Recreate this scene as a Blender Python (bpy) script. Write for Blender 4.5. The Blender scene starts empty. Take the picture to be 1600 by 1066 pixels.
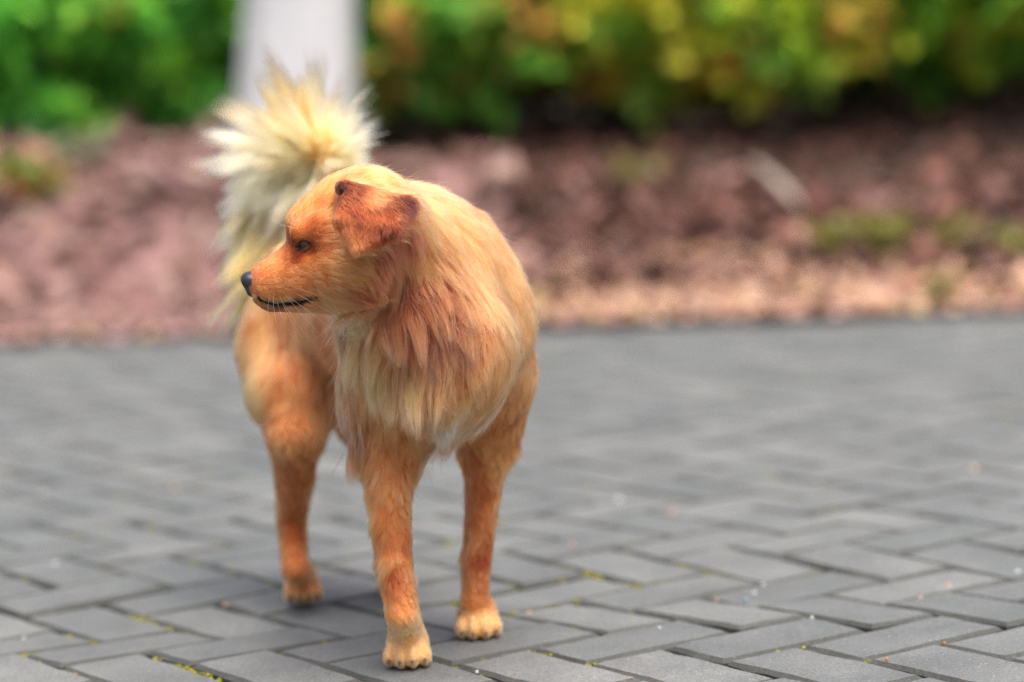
import bpy, bmesh, math, random
import numpy as np
from mathutils import Matrix, Vector

# ------------------------------------------------------------------ camera
PITCH, CAM_H, ROLL, FPX = 0.110545, 0.6857, -0.049835, 4900.0
sc = bpy.context.scene
col = sc.collection
_cp, _sp, _cr, _sr = math.cos(PITCH), math.sin(PITCH), math.cos(ROLL), math.sin(ROLL)
C_POS = np.array([0, 0, CAM_H])
_fw = np.array([0, _cp, -_sp]); _r0 = np.array([1.0, 0, 0]); _u0 = np.array([0, _sp, _cp])
C_R = _cr * _r0 + _sr * _u0
C_U = -_sr * _r0 + _cr * _u0
cam = bpy.data.cameras.new('camera')
cam.sensor_fit = 'HORIZONTAL'; cam.sensor_width = 36.0
cam.lens = 36.0 * FPX / 1600.0
cam.clip_start = 0.05; cam.clip_end = 2000
cam.dof.use_dof = True
cam.dof.focus_distance = 3.09
cam.dof.aperture_fstop = 2.2
cam.dof.aperture_blades = 0
camo = bpy.data.objects.new('camera', cam); col.objects.link(camo)
M = Matrix.Identity(4)
for i in range(3):
    M[i][0] = C_R[i]; M[i][1] = C_U[i]; M[i][2] = -_fw[i]; M[i][3] = C_POS[i]
camo.matrix_world = M
sc.camera = camo

# ------------------------------------------------------------------ sky, sun, exposure
SUN_EL, SUN_AZ = math.radians(72), math.radians(150)     # azimuth from +Y (away from the camera) towards +X (right)
world = bpy.data.worlds.new('World'); sc.world = world; world.use_nodes = True
wn = world.node_tree.nodes; wl = world.node_tree.links
sky = wn.new('ShaderNodeTexSky'); sky.sky_type = 'NISHITA'; sky.sun_disc = False
sky.sun_elevation = SUN_EL; sky.sun_rotation = SUN_AZ
sky.air_density = 0.55; sky.dust_density = 9.0; sky.ozone_density = 0.5
wl.new(sky.outputs[0], wn['Background'].inputs[0])
wn['Background'].inputs[1].default_value = 0.15
sd = bpy.data.lights.new('sun', 'SUN'); sd.energy = 1.2; sd.angle = math.radians(45); sd.color = (1.0, 0.93, 0.83)
so = bpy.data.objects.new('sun', sd); col.objects.link(so)
so.location = (2, 2, 6)
_sdir = Vector((math.sin(SUN_AZ) * math.cos(SUN_EL), math.cos(SUN_AZ) * math.cos(SUN_EL), math.sin(SUN_EL)))
so.rotation_euler = _sdir.to_track_quat('Z', 'Y').to_euler()
vs = sc.view_settings
vs.view_transform = 'Standard'; vs.look = 'None'; vs.gamma = 1.0; vs.use_curve_mapping = False
vs.exposure = 1.08
cy = sc.cycles
cy.use_denoising = True
try:
    cy.denoiser = 'OPENIMAGEDENOISE'; cy.denoising_prefilter = 'NONE'; cy.denoising_input_passes = 'RGB_ALBEDO_NORMAL'
except Exception:
    pass
cy.use_adaptive_sampling = False
cy.max_bounces = 10; cy.diffuse_bounces = 4; cy.glossy_bounces = 8; cy.transmission_bounces = 10; cy.transparent_max_bounces = 8
cy.sample_clamp_indirect = 6.0
try:
    sc.cycles_curves.shape = 'RIBBONS'; sc.cycles_curves.subdivisions = 2
except Exception:
    pass

# ------------------------------------------------------------------ helpers
rng = np.random.default_rng(7)
random.seed(7)

def ray(px, py):
    x = (px - 800.0) / FPX; y = (py - 533.0) / FPX
    return _fw + C_R * x - C_U * y
def P(px, py, d):                      # point seen at a photo pixel, at depth d along the viewing direction
    return C_POS + ray(px, py) * d
def ground(px, py, z=0.0):
    r = ray(px, py); return C_POS + r * ((z - CAM_H) / r[2])
def project(p):
    q = np.asarray(p) - C_POS
    zc = q @ _fw
    return 800 + FPX * (q @ C_R) / zc, 533 - FPX * (q @ C_U) / zc
def sm(a, b, x):
    t = np.clip((x - a) / (b - a), 0, 1); return t * t * (3 - 2 * t)
def lin(c):
    c = np.asarray(c, float) / 255.0
    return np.where(c <= 0.04045, c / 12.92, ((c + 0.055) / 1.055) ** 2.4)

def tag(o, label=None, cat=None, group=None, kind=None):
    if label: o['label'] = label
    if cat: o['category'] = cat
    if group: o['group'] = group
    if kind: o['kind'] = kind
    return o
def link(name, data, parent=None):
    o = bpy.data.objects.new(name, data); col.objects.link(o)
    if parent is not None: o.parent = parent
    return o
def empty(name, loc=(0, 0, 0)):
    o = link(name, None); o.location = loc; o.empty_display_size = 0.1; return o
def mesh_np(name, V, F, mat=None, smooth=False):
    me = bpy.data.meshes.new(name)
    V = np.asarray(V, np.float32)
    if isinstance(F, np.ndarray):
        n, k = F.shape
        me.vertices.add(len(V)); me.vertices.foreach_set('co', V.ravel())
        me.loops.add(n * k); me.loops.foreach_set('vertex_index', F.astype(np.int32).ravel())
        me.polygons.add(n); me.polygons.foreach_set('loop_start', np.arange(0, n * k, k, dtype=np.int32))
        me.update(calc_edges=True); me.validate()
    else:
        me.from_pydata([tuple(map(float, v)) for v in V], [], F); me.update()
    if smooth: me.polygons.foreach_set('use_smooth', np.ones(len(me.polygons), bool))
    if mat: me.materials.append(mat)
    return me

# smooth 3D value noise in numpy
_ntab = rng.random((32, 32, 32)).astype(np.float32)
def vnoise(p):
    p = np.asarray(p, float); i = np.floor(p).astype(int); f = p - i; f = f * f * (3 - 2 * f)
    out = 0
    for dx in (0, 1):
        for dy in (0, 1):
            for dz in (0, 1):
                w = (f[..., 0] if dx else 1 - f[..., 0]) * (f[..., 1] if dy else 1 - f[..., 1]) * (f[..., 2] if dz else 1 - f[..., 2])
                out = out + w * _ntab[(i[..., 0] + dx) % 32, (i[..., 1] + dy) % 32, (i[..., 2] + dz) % 32]
    return out * 2 - 1
def vnoise3(p, s=1.0):
    return np.stack([vnoise(p * s + o) for o in (0.0, 11.3, 23.7)], -1)

# ------------------------------------------------------------------ materials
def new_mat(name):
    m = bpy.data.materials.new(name); m.use_nodes = True
    nt = m.node_tree; b = nt.nodes['Principled BSDF']
    return m, nt, nt.nodes, nt.links, b
def ramp(N, stops):
    r = N.new('ShaderNodeValToRGB'); e = r.color_ramp.elements
    while len(e) < len(stops): e.new(0.5)
    for k, (p, c) in enumerate(stops):
        e[k].position = p; e[k].color = (*c, 1)
    return r
def noise(N, L, scale, detail=4, rough=0.55, vec=None):
    n = N.new('ShaderNodeTexNoise'); n.inputs['Scale'].default_value = scale
    n.inputs['Detail'].default_value = detail; n.inputs['Roughness'].default_value = rough
    if vec: L.new(vec, n.inputs['Vector'])
    return n
def mixc(N, L, fac, a, b, mode='MIX'):
    m = N.new('ShaderNodeMix'); m.data_type = 'RGBA'; m.blend_type = mode
    for s, v in ((0, fac), (6, a), (7, b)):
        if hasattr(v, 'is_output'): L.new(v, m.inputs[s])
        elif s == 0: m.inputs[0].default_value = v
        else: m.inputs[s].default_value = (*v, 1)
    return m.outputs[2]

def mat_paver(name, attr, dirt=1.0):
    m, nt, N, L, b = new_mat(name)
    geo = N.new('ShaderNodeNewGeometry')
    pos = geo.outputs['Position']
    if attr:
        rnd = N.new('ShaderNodeAttribute'); rnd.attribute_name = 'rnd'; rv = rnd.outputs['Fac']
    else:
        rnd = N.new('ShaderNodeObjectInfo'); rv = rnd.outputs['Random']
    base = ramp(N, [(0, (0.096, 0.109, 0.115)), (0.5, (0.114, 0.127, 0.132)), (1, (0.136, 0.147, 0.150))])
    L.new(rv, base.inputs[0])
    # broad stains, weathering
    n1 = noise(N, L, 7.0, 5, 0.6, pos)
    r1 = ramp(N, [(0.28, (0.66, 0.67, 0.68)), (0.72, (1.2, 1.19, 1.16))]); L.new(n1.outputs[0], r1.inputs[0])
    c = mixc(N, L, 1.0, base.outputs[0], r1.outputs[0], 'MULTIPLY')
    # fine grain of the concrete
    n2 = noise(N, L, 300.0, 4, 0.75, pos)
    r2 = ramp(N, [(0.36, (0.52, 0.53, 0.55)), (0.66, (1.5, 1.49, 1.46))]); L.new(n2.outputs[0], r2.inputs[0])
    c = mixc(N, L, 0.85, c, r2.outputs[0], 'MULTIPLY')
    # pale and dark aggregate specks
    v = N.new('ShaderNodeTexVoronoi'); v.inputs['Scale'].default_value = 260.0; L.new(pos, v.inputs['Vector'])
    sp = ramp(N, [(0.0, (1, 1, 1)), (0.22, (1, 1, 1)), (0.34, (0, 0, 0))]); L.new(v.outputs['Distance'], sp.inputs[0])
    sel = N.new('ShaderNodeSeparateColor'); L.new(v.outputs['Color'], sel.inputs[0])
    th = N.new('ShaderNodeMath'); th.operation = 'GREATER_THAN'; th.inputs[1].default_value = 0.88; L.new(sel.outputs[0], th.inputs[0])
    fm = N.new('ShaderNodeMath'); fm.operation = 'MULTIPLY'; L.new(th.outputs[0], fm.inputs[0]); L.new(sp.outputs[0], fm.inputs[1])
    spc = ramp(N, [(0.0, (0.28, 0.29, 0.29)), (0.6, (0.22, 0.21, 0.20)), (1.0, (0.34, 0.29, 0.24))]); L.new(sel.outputs[1], spc.inputs[0])
    c = mixc(N, L, fm.outputs[0], c, spc.outputs[0])
    if dirt != 1.0: c = mixc(N, L, 1.0, c, (dirt, dirt, dirt * .9), 'MULTIPLY')
    L.new(c, b.inputs['Base Color'])
    b.inputs['Roughness'].default_value = 0.62
    b.inputs['Specular IOR Level'].default_value = 0.5
    n3 = noise(N, L, 900.0, 2, 0.6, pos)
    ad = N.new('ShaderNodeMath'); ad.operation = 'ADD'; L.new(n2.outputs[0], ad.inputs[0]); L.new(n3.outputs[0], ad.inputs[1])
    bp = N.new('ShaderNodeBump'); bp.inputs['Strength'].default_value = 0.55; bp.inputs['Distance'].default_value = 0.0016
    L.new(ad.outputs[0], bp.inputs['Height']); L.new(bp.outputs[0], b.inputs['Normal'])
    return m

def mat_simple(name, cols, scale=30, rough=0.8, bump=0.3, bdist=0.003, detail=5, spec=0.3):
    m, nt, N, L, b = new_mat(name)
    geo = N.new('ShaderNodeNewGeometry')
    n = noise(N, L, scale, detail, 0.6, geo.outputs['Position'])
    k = len(cols)
    r = ramp(N, [(0.28 + 0.44 * i / max(1, k - 1), c) for i, c in enumerate(cols)])
    L.new(n.outputs[0], r.inputs[0]); L.new(r.outputs[0], b.inputs['Base Color'])
    b.inputs['Roughness'].default_value = rough; b.inputs['Specular IOR Level'].default_value = spec
    if bump:
        bp = N.new('ShaderNodeBump'); bp.inputs['Strength'].default_value = bump; bp.inputs['Distance'].default_value = bdist
        n2 = noise(N, L, scale * 3, 4, 0.6, geo.outputs['Position'])
        L.new(n2.outputs[0], bp.inputs['Height']); L.new(bp.outputs[0], b.inputs['Normal'])
    return m

def mat_attr(name, rough=0.6, spec=0.3, trans=0.0, grain=0.0):
    m, nt, N, L, b = new_mat(name)
    a = N.new('ShaderNodeAttribute'); a.attribute_name = 'tint'
    c = a.outputs['Color']
    if grain:
        geo = N.new('ShaderNodeNewGeometry')
        n = noise(N, L, grain, 4, 0.6, geo.outputs['Position'])
        r = ramp(N, [(0.3, (0.7, 0.7, 0.7)), (0.7, (1.2, 1.2, 1.2))]); L.new(n.outputs[0], r.inputs[0])
        c = mixc(N, L, 1.0, c, r.outputs[0], 'MULTIPLY')
    L.new(c, b.inputs['Base Color'])
    b.inputs['Roughness'].default_value = rough; b.inputs['Specular IOR Level'].default_value = spec
    if trans:
        out = N['Material Output']
        t = N.new('ShaderNodeBsdfTranslucent'); L.new(c, t.inputs[0])
        mx = N.new('ShaderNodeMixShader'); mx.inputs[0].default_value = trans
        L.new(b.outputs[0], mx.inputs[1]); L.new(t.outputs[0], mx.inputs[2]); L.new(mx.outputs[0], out.inputs[0])
    return m
def set_tint(me, cols, domain='FACE'):
    cols = np.clip(cols, 0, 1)
    a = me.attributes.new('tint', 'FLOAT_COLOR', domain)
    c = np.ones((len(cols), 4), np.float32); c[:, :3] = cols
    a.data.foreach_set('color', c.ravel())

# ------------------------------------------------------------------ ground, pavement
# paving lattice: 100 mm units, 90 degree herringbone laid at an angle to the view
TH = 0.5988343; LO = np.array([0.0025566, 3.2440833])
LV = np.array([math.cos(TH), math.sin(TH)]) * 0.1; LU = np.array([math.sin(TH), -math.cos(TH)]) * 0.1
_wd = [0, 3.0, 3.2, 3.32, 3.46, 3.58, 3.70, 3.85, 4.1, 60]
_wz = [0, 0, 0.001, 0.002, -0.004, -0.003, 0.0025, 0.003, 0, 0]
def pave_z(x, y):                       # shallow dips left by settling
    return np.interp(y, _wd, _wz) + 0.0025 * vnoise(np.stack([np.asarray(x) * 1.3, np.asarray(y) * 1.3, np.zeros_like(x)], -1))

e0, e1 = ground(0, 538), ground(1600, 484)          # back edge of the paving
EDGE_DIR = (e1 - e0)[:2] / np.linalg.norm((e1 - e0)[:2])
def edge_y(x):                                       # depth of that edge at a given x
    return e0[1] + (x - e0[0]) * EDGE_DIR[1] / EDGE_DIR[0]

m_soil = mat_simple('earth', [(0.022, 0.015, 0.012), (0.05, 0.035, 0.028), (0.09, 0.065, 0.052)], 14, 0.95, 0.6, 0.02)
m_sand = mat_simple('joint_sand', [(0.02, 0.02, 0.017), (0.045, 0.043, 0.036), (0.075, 0.085, 0.03)], 22, 0.95, 0.5, 0.003)
S = 400.0
g = link('ground', mesh_np('ground', [(-S, -S, -0.09), (S, -S, -0.09), (S, S, -0.09), (-S, S, -0.09)], [(0, 1, 2, 3)], m_soil))
tag(g, kind='structure')

PX0, PX1, PY0 = -4.5, 5.5, -1.0
n = 60
xs = np.linspace(PX0, PX1, n); V = []; F = []
for i, x in enumerate(xs):
    ey = edge_y(x) + 0.02
    for j in range(40):
        y = PY0 + (ey - PY0) * j / 39
        V.append((x, y, -0.0125 + float(pave_z(np.array(x), np.array(y)))))
for i in range(n - 1):
    for j in range(39):
        a = i * 40 + j; F.append((a, a + 40, a + 41, a + 1))
pav = link('pavement', mesh_np('pavement', V, F, m_sand, True)); tag(pav, kind='structure')

m_pav_o = mat_paver('grey_concrete_paver', False)
m_pav_s = mat_paver('grey_concrete_paver_far', True)
m_edge_o = mat_paver('dirty_paver_edge', False, .42)
m_edge_s = mat_paver('dirty_paver_edge_far', True, .42)

def paver_mesh(seed, k=6):
    r = np.random.default_rng(seed)
    hx, hy, h = 0.1 - 0.0030, 0.05 - 0.0030, 0.055        # half sizes: joint of 4.4 mm
    pts = []
    for a, b_, m_ in (((-hx, -hy), (hx, -hy), 2 * k), ((hx, -hy), (hx, hy), k), ((hx, hy), (-hx, hy), 2 * k), ((-hx, hy), (-hx, -hy), k)):
        for i in range(m_):
            t = i / m_; pts.append((a[0] + (b_[0] - a[0]) * t, a[1] + (b_[1] - a[1]) * t))
    pts = np.array(pts); q = len(pts)
    jit = r.normal(0, 0.0005, (q, 2))
    ch = 0.0052 + np.convolve(r.normal(0, 0.0016, q + 2), [.3, .4, .3], 'valid')[:, None]
    cen = pts / np.maximum(np.abs(pts) / np.array([hx, hy]), 1e-6).max(1)[:, None]
    inn = np.stack([np.sign(pts[:, 0]) * np.minimum(np.abs(pts[:, 0]), hx - ch[:, 0]), np.sign(pts[:, 1]) * np.minimum(np.abs(pts[:, 1]), hy - ch[:, 0])], 1)
    zt = r.normal(0, 0.0002, q)
    V = np.concatenate([np.c_[inn + jit * 0.6, zt], np.c_[pts + jit, -0.0042 + r.normal(0, 0.0004, q)], np.c_[pts, np.full(q, -h)]])
    F = [list(range(q))]
    for lv in (0, 1):
        for i in range(q):
            j = (i + 1) % q
            F.append([lv * q + j, lv * q + i, (lv + 1) * q + i, (lv + 1) * q + j])
    return V, F
pv = [paver_mesh(s) for s in range(6)]
pmesh = []
for V, F in pv:
    me = mesh_np('brick', V, F, m_pav_o); me.materials.append(m_edge_o); me.polygons.foreach_set('material_index', np.array([0] + [1] * (len(F) - 1), np.int32)); pmesh.append(me)

bricks = []
for u in range(-75, 40):
    for v in range(-60, 90):
        c4 = (v - u) % 4
        if c4 == 0: cu, cv, ax = u + 0.5, v + 1.0, LV
        elif c4 == 3: cu, cv, ax = u + 1.0, v + 0.5, LU
        else: continue
        c = LO + cu * LU + cv * LV
        if c[0] < PX0 + 0.1 or c[0] > PX1 - 0.1 or c[1] < PY0 + 0.1 or c[1] > edge_y(c[0]) - 0.02: continue
        bricks.append((c, ax))
cx = np.array([b[0] for b in bricks])
ppx, ppy = project(np.c_[cx, np.zeros(len(cx))])
front = cx[:, 1] > 0.8
inview = front & (ppx > -130) & (ppx < 1730) & (ppy < 1125) & (ppy > 380)
order = np.where(inview)[0]
order = order[np.argsort(cx[order, 1])][:300]
single = set(order.tolist())
SV, SF, SR = [], [], []
off = 0
for k, (c, ax) in enumerate(bricks):
    a = ax / np.linalg.norm(ax)
    if random.random() < 0.5: a = -a
    e = 0.08
    z0 = float(pave_z(np.array(c[0]), np.array(c[1])))
    za = float(pave_z(np.array(c[0] + a[0] * e), np.array(c[1] + a[1] * e))); zb = float(pave_z(np.array(c[0] - a[0] * e), np.array(c[1] - a[1] * e)))
    px_ = np.array([-a[1], a[0]])
    zc = float(pave_z(np.array(c[0] + px_[0] * .04), np.array(c[1] + px_[1] * .04))); zd = float(pave_z(np.array(c[0] - px_[0] * .04), np.array(c[1] - px_[1] * .04)))
    X = Vector((a[0], a[1], (za - zb) / (2 * e) + random.gauss(0, 0.004))).normalized()
    Y = Vector((px_[0], px_[1], (zc - zd) / 0.08 + random.gauss(0, 0.006)))
    Z = X.cross(Y).normalized(); Y = Z.cross(X)
    j = np.random.default_rng(k).normal(0, 0.0008, 2)
    mw = Matrix(((X.x, Y.x, Z.x, c[0] + j[0]), (X.y, Y.y, Z.y, c[1] + j[1]), (X.z, Y.z, Z.z, z0 + random.gauss(0, 0.0008)), (0, 0, 0, 1)))
    if k in single:
        o = link('brick', pmesh[k % 6], pav); o.matrix_world = mw
    else:
        V, F = pv[k % 6]
        R = np.array(mw)
        SV.append(V @ R[:3, :3].T + R[:3, 3]); SF += [[i + off for i in f] for f in F]; off += len(V)
        SR += [random.random()] * len(F)
me = mesh_np('brick_field', np.concatenate(SV), SF, m_pav_s); me.materials.append(m_edge_s)
me.polygons.foreach_set('material_index', np.array([0 if len(f) > 4 else 1 for f in SF], np.int32))
a = me.attributes.new('rnd', 'FLOAT', 'FACE'); a.data.foreach_set('value', np.array(SR, np.float32))
bf = link('brick_field', me, pav); tag(bf, kind='stuff')

# moss in the joints: little cushions along the brick edges
m_moss = mat_attr('moss', 0.95, 0.1, 0, 300)
def ico(sub=1):
    bm = bmesh.new(); bmesh.ops.create_icosphere(bm, subdivisions=sub, radius=1.0)
    V = np.array([v.co for v in bm.verts]); F = np.array([[v.index for v in f.verts] for f in bm.faces]); bm.free(); return V, F
IV, IF = ico(1)
MV, MF, MT = [], [], []
offm = 0
for k in range(900):
    b_ = bricks[int(order[int(len(order) * (random.random() ** 1.4))])]
    c, ax = b_; a = ax / np.linalg.norm(ax); p_ = np.array([-a[1], a[0]])
    if random.random() < 0.6: q = c + a * random.uniform(-.1, .1) + p_ * random.choice((-.05, .05))
    else: q = c + p_ * random.uniform(-.05, .05) + a * random.choice((-.1, .1))
    if vnoise(np.array([q[0] * 6, q[1] * 6, 3.0])) < -0.05: continue
    for t in range(random.randint(3, 9)):
        s = random.uniform(0.0012, 0.003)
        ctr = np.array([q[0] + random.gauss(0, .006), q[1] + random.gauss(0, .0035), float(pave_z(np.array(q[0]), np.array(q[1]))) - 0.006 + random.uniform(0, .003)])
        # stay in the joint: pull towards the edge line
        d = ctr[:2] - q
        ctr[:2] = q + a * (d @ a) * (1.0 if abs(abs((q - c) @ p_) - .05) < 1e-4 else .3) + p_ * (d @ p_) * (0.3 if abs(abs((q - c) @ p_) - .05) < 1e-4 else 1.0)
        MV.append(IV * s * np.array([1.2, 1.2, 1.0]) * (1 + rng.normal(0, .12, (len(IV), 1))) + ctr); MF.append(IF + offm); offm += len(IV)
        MT += [lin(random.choice([(120, 122, 30), (96, 104, 38), (140, 132, 36), (84, 90, 44)]))] * len(IF)
me = mesh_np('moss', np.concatenate(MV), np.concatenate(MF), m_moss, True); set_tint(me, np.array(MT))
mo = link('moss', me, pav); tag(mo, kind='stuff')

# petals and grit lying on the pavers
m_fleck = mat_attr('petal', .6, .3)
FLECK = {'w': ((190, 194, 196), 'tiny white petal scrap lying on grey pavers'), 't': ((206, 170, 136), 'tiny tan leaf crumb lying on grey pavers'), 'p': ((208, 160, 148), 'tiny pinkish petal scrap lying on grey pavers'), 'o': ((176, 116, 80), 'tiny orange grit piece beside a paver joint'), 'b': ((120, 148, 160), 'small pale blue scrap lying flat on a paver')}
def fleck(px, py, key, size):
    c, lb = FLECK[key]; g_ = ground(px, py); r = np.random.default_rng(int(px * 7 + py))
    k = 7; an = np.arange(k) * 2 * math.pi / k + r.uniform(0, 6); rad = size * .66 * r.uniform(.55, 1.1, k)
    top = np.stack([np.cos(an) * rad, np.sin(an) * rad * .8, .0016 + r.uniform(0, .0016, k)], 1); bot = top * np.array([1.02, 1.02, 0])
    V = np.concatenate([top, bot, [[0, 0, .0026]]]); F = [(i, (i + 1) % k, 2 * k) for i in range(k)] + [(i + k, (i + 1) % k + k, (i + 1) % k, i) for i in range(k)]
    me = mesh_np('petal_scrap', V, F, m_fleck); set_tint(me, np.repeat(lin(c)[None], len(F), 0))
    o = link('petal_scrap' if key in 'wp' else 'litter_crumb', me); o.location = (g_[0], g_[1], float(pave_z(np.array(g_[0]), np.array(g_[1]))) + .0012)
    tag(o, lb, 'petal' if key in 'wp' else 'litter', 'scraps scattered on the pavers' + {'w': ', white', 't': ', tan', 'p': ', pinkish', 'o': ', orange', 'b': ', blue'}[key])
for px, py, key, sz in ((1178, 924, 'w', .0042), (1193, 911, 'w', .0045), (1165, 934, 'b', .0075), (826, 953, 't', .0045), (894, 855, 'p', .005), (37, 995, 'w', .0042), (68, 772, 'w', .007), (86, 887, 'w', .0055), (1120, 934, 't', .0035), (1386, 1034, 'o', .003), (1476, 1009, 'o', .003), (1051, 802, 'p', .006), (967, 781, 'w', .007), (1590, 893, 'w', .006), (1482, 913, 't', .005), (352, 943, 't', .0045), (1522, 737, 't', .007), (272, 762, 't', .007), (1270, 970, 'w', .003), (745, 1052, 'w', .003), (1030, 985, 'w', .0025), (1438, 935, 't', .004)):
    fleck(px, py, key, sz)

# ------------------------------------------------------------------ planted bank behind the paving
def bank_z(x, y):
    x = np.asarray(x, float); y = np.asarray(y, float)
    t = y - edge_y(x)                                     # metres behind the paving edge
    leftm = 1 - sm(-0.9, 0.1, x)                          # the left side is heaped higher
    low = sm(-1.75, -1.15, x)                             # ... and drops again at the far left
    z = 0.012 + 0.02 * sm(0, 0.4, t) + sm(0.15, 1.5, t) * (0.10 + 0.06 * leftm) + 0.10 * leftm * (0.45 + 0.55 * low) * sm(0.4, 1.3, t) + 0.17 * sm(1.2, 2.6, t) * (1 - 0.4 * leftm)
    z = z + 0.03 * vnoise(np.stack([x * 2.2, y * 2.2, 0 * x], -1)) * sm(0.1, 0.7, t) + 0.014 * vnoise(np.stack([x * 7, y * 7, 0 * x + 5], -1)) * sm(0.05, .4, t)
    return z
nx, ny = 180, 120
V = []; F = []
for i in range(nx):
    x = -6 + 13 * i / (nx - 1)
    for j in range(ny):
        y = float(edge_y(x)) + 7.0 * (j / (ny - 1)) ** 1.5
        V.append((x, y, 0))
V = np.array(V); V[:, 2] = bank_z(V[:, 0], V[:, 1])
sk = V[:, 1] - edge_y(V[:, 0]) < 1e-6
V[sk, 1] -= 0.03; V[sk, 2] = 0.002
for i in range(nx - 1):
    for j in range(ny - 1):
        a = i * ny + j; F.append((a, a + ny, a + ny + 1, a + 1))
bank = link('soil_bank', mesh_np('soil_bank', V, np.array(F), m_soil, True)); tag(bank, kind='structure')

# bark chips and fallen leaves
m_litter = mat_attr('bark_litter', 0.8, 0.25, 0.0, 90)
def chips(N, xr, tr, size, pal, seed, tilt=0.5, thick=0.18, tpow=1.0, lift=0.006, dark=1.0):
    r = np.random.default_rng(seed)
    x = r.uniform(xr[0], xr[1], N); t = tr[0] + (tr[1] - tr[0]) * r.random(N) ** tpow; y = edge_y(x) + t
    z = bank_z(x, y)
    base = np.array([(-1, -.5, 0), (0.1, -.62, .12), (1, -.35, 0), (.9, .4, .05), (-.1, .6, .16), (-1, .42, 0)])
    L = r.uniform(size[0], size[1], N); W = L * r.uniform(.45, .95, N)
    yaw = r.uniform(0, 6.283, N); ti = r.normal(0, tilt, N); tj = r.normal(0, tilt, N)
    cy_, sy_ = np.cos(yaw), np.sin(yaw)
    X = np.stack([cy_ * np.cos(ti), sy_ * np.cos(ti), np.sin(ti)], 1)
    Y = np.stack([-sy_ * np.cos(tj), cy_ * np.cos(tj), np.sin(tj)], 1)
    Z = np.cross(X, Y)
    ctr = np.stack([x, y, z + lift + 0.25 * L * np.abs(np.sin(ti))], 1)
    sh = base[None] * (1 + r.normal(0, .18, (N, 6, 1)))
    top = ctr[:, None] + X[:, None] * sh[..., :1] * L[:, None, None] / 2 + Y[:, None] * sh[..., 1:2] * W[:, None, None] + Z[:, None] * sh[..., 2:3] * L[:, None, None]
    bot = top - Z[:, None] * (L * thick)[:, None, None]
    Vv = np.concatenate([top, bot], 1).reshape(-1, 3)
    f = [(0, 1, 4), (0, 4, 5), (1, 2, 3), (1, 3, 4)]
    for a_, b_ in ((0, 1), (1, 2), (2, 3), (3, 4), (4, 5), (5, 0)): f += [(a_, a_ + 6, b_ + 6), (a_, b_ + 6, b_)]
    f = np.array(f)
    Ff = (f[None] + (np.arange(N) * 12)[:, None, None]).reshape(-1, 3)
    pc = np.array([lin(c) for c in pal]); ci = r.integers(0, len(pal), N)
    colr = pc[ci] * dark * r.uniform(.6, 1.2, (N, 1))
    return Vv, Ff, np.repeat(colr, len(f), 0)
def join(parts):
    Vs, Fs, Cs, o = [], [], [], 0
    for v, f, c in parts:
        Vs.append(v); Fs.append(f + o); Cs.append(c); o += len(v)
    return np.concatenate(Vs), np.concatenate(Fs), np.concatenate(Cs)
PINK = [(176, 146, 146), (158, 128, 128), (192, 164, 162), (140, 108, 106), (166, 136, 140), (112, 84, 80), (186, 156, 148), (206, 184, 176)]
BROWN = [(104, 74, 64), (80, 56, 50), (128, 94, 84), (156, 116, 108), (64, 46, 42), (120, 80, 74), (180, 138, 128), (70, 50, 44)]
PALE = [(214, 182, 164), (200, 164, 150), (186, 152, 136), (222, 196, 176), (176, 134, 124), (164, 124, 108), (192, 172, 122)]
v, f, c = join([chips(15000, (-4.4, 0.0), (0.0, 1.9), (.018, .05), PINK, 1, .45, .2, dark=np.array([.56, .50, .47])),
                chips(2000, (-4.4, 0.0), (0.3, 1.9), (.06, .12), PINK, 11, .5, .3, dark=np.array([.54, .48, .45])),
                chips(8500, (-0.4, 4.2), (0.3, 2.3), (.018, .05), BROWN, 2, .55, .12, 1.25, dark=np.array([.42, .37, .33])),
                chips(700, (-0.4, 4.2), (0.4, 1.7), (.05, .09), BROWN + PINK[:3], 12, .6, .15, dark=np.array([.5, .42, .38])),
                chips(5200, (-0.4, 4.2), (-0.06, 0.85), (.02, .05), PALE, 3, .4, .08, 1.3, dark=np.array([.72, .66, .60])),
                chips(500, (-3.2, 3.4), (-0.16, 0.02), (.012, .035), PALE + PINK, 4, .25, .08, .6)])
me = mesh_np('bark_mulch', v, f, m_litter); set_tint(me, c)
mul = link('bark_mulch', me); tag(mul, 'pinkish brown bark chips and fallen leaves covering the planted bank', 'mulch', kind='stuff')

# ------------------------------------------------------------------ shrubs
m_leaf = mat_attr('leaf', 0.40, 0.5, 0.45)
m_bark = mat_simple('shrub_bark', [(0.05, 0.035, 0.025), (0.10, 0.075, 0.055), (0.15, 0.115, 0.09)], 40, 0.9, 0.5, 0.004)
def tube(path, radii, k=7):
    path = np.asarray(path, float); V = []; F = []
    for i, p in enumerate(path):
        t = path[min(i + 1, len(path) - 1)] - path[max(i - 1, 0)]; t /= np.linalg.norm(t)
        a = np.cross(t, [0.3, 0.8, 0.52]); a /= np.linalg.norm(a); b_ = np.cross(t, a)
        for j in range(k):
            an = 6.28318 * j / k; V.append(p + radii[i] * (a * math.cos(an) + b_ * math.sin(an)))
    for i in range(len(path) - 1):
        for j in range(k):
            F.append((i * k + j, i * k + (j + 1) % k, (i + 1) * k + (j + 1) % k, (i + 1) * k + j))
    return np.array(V), F
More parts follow.
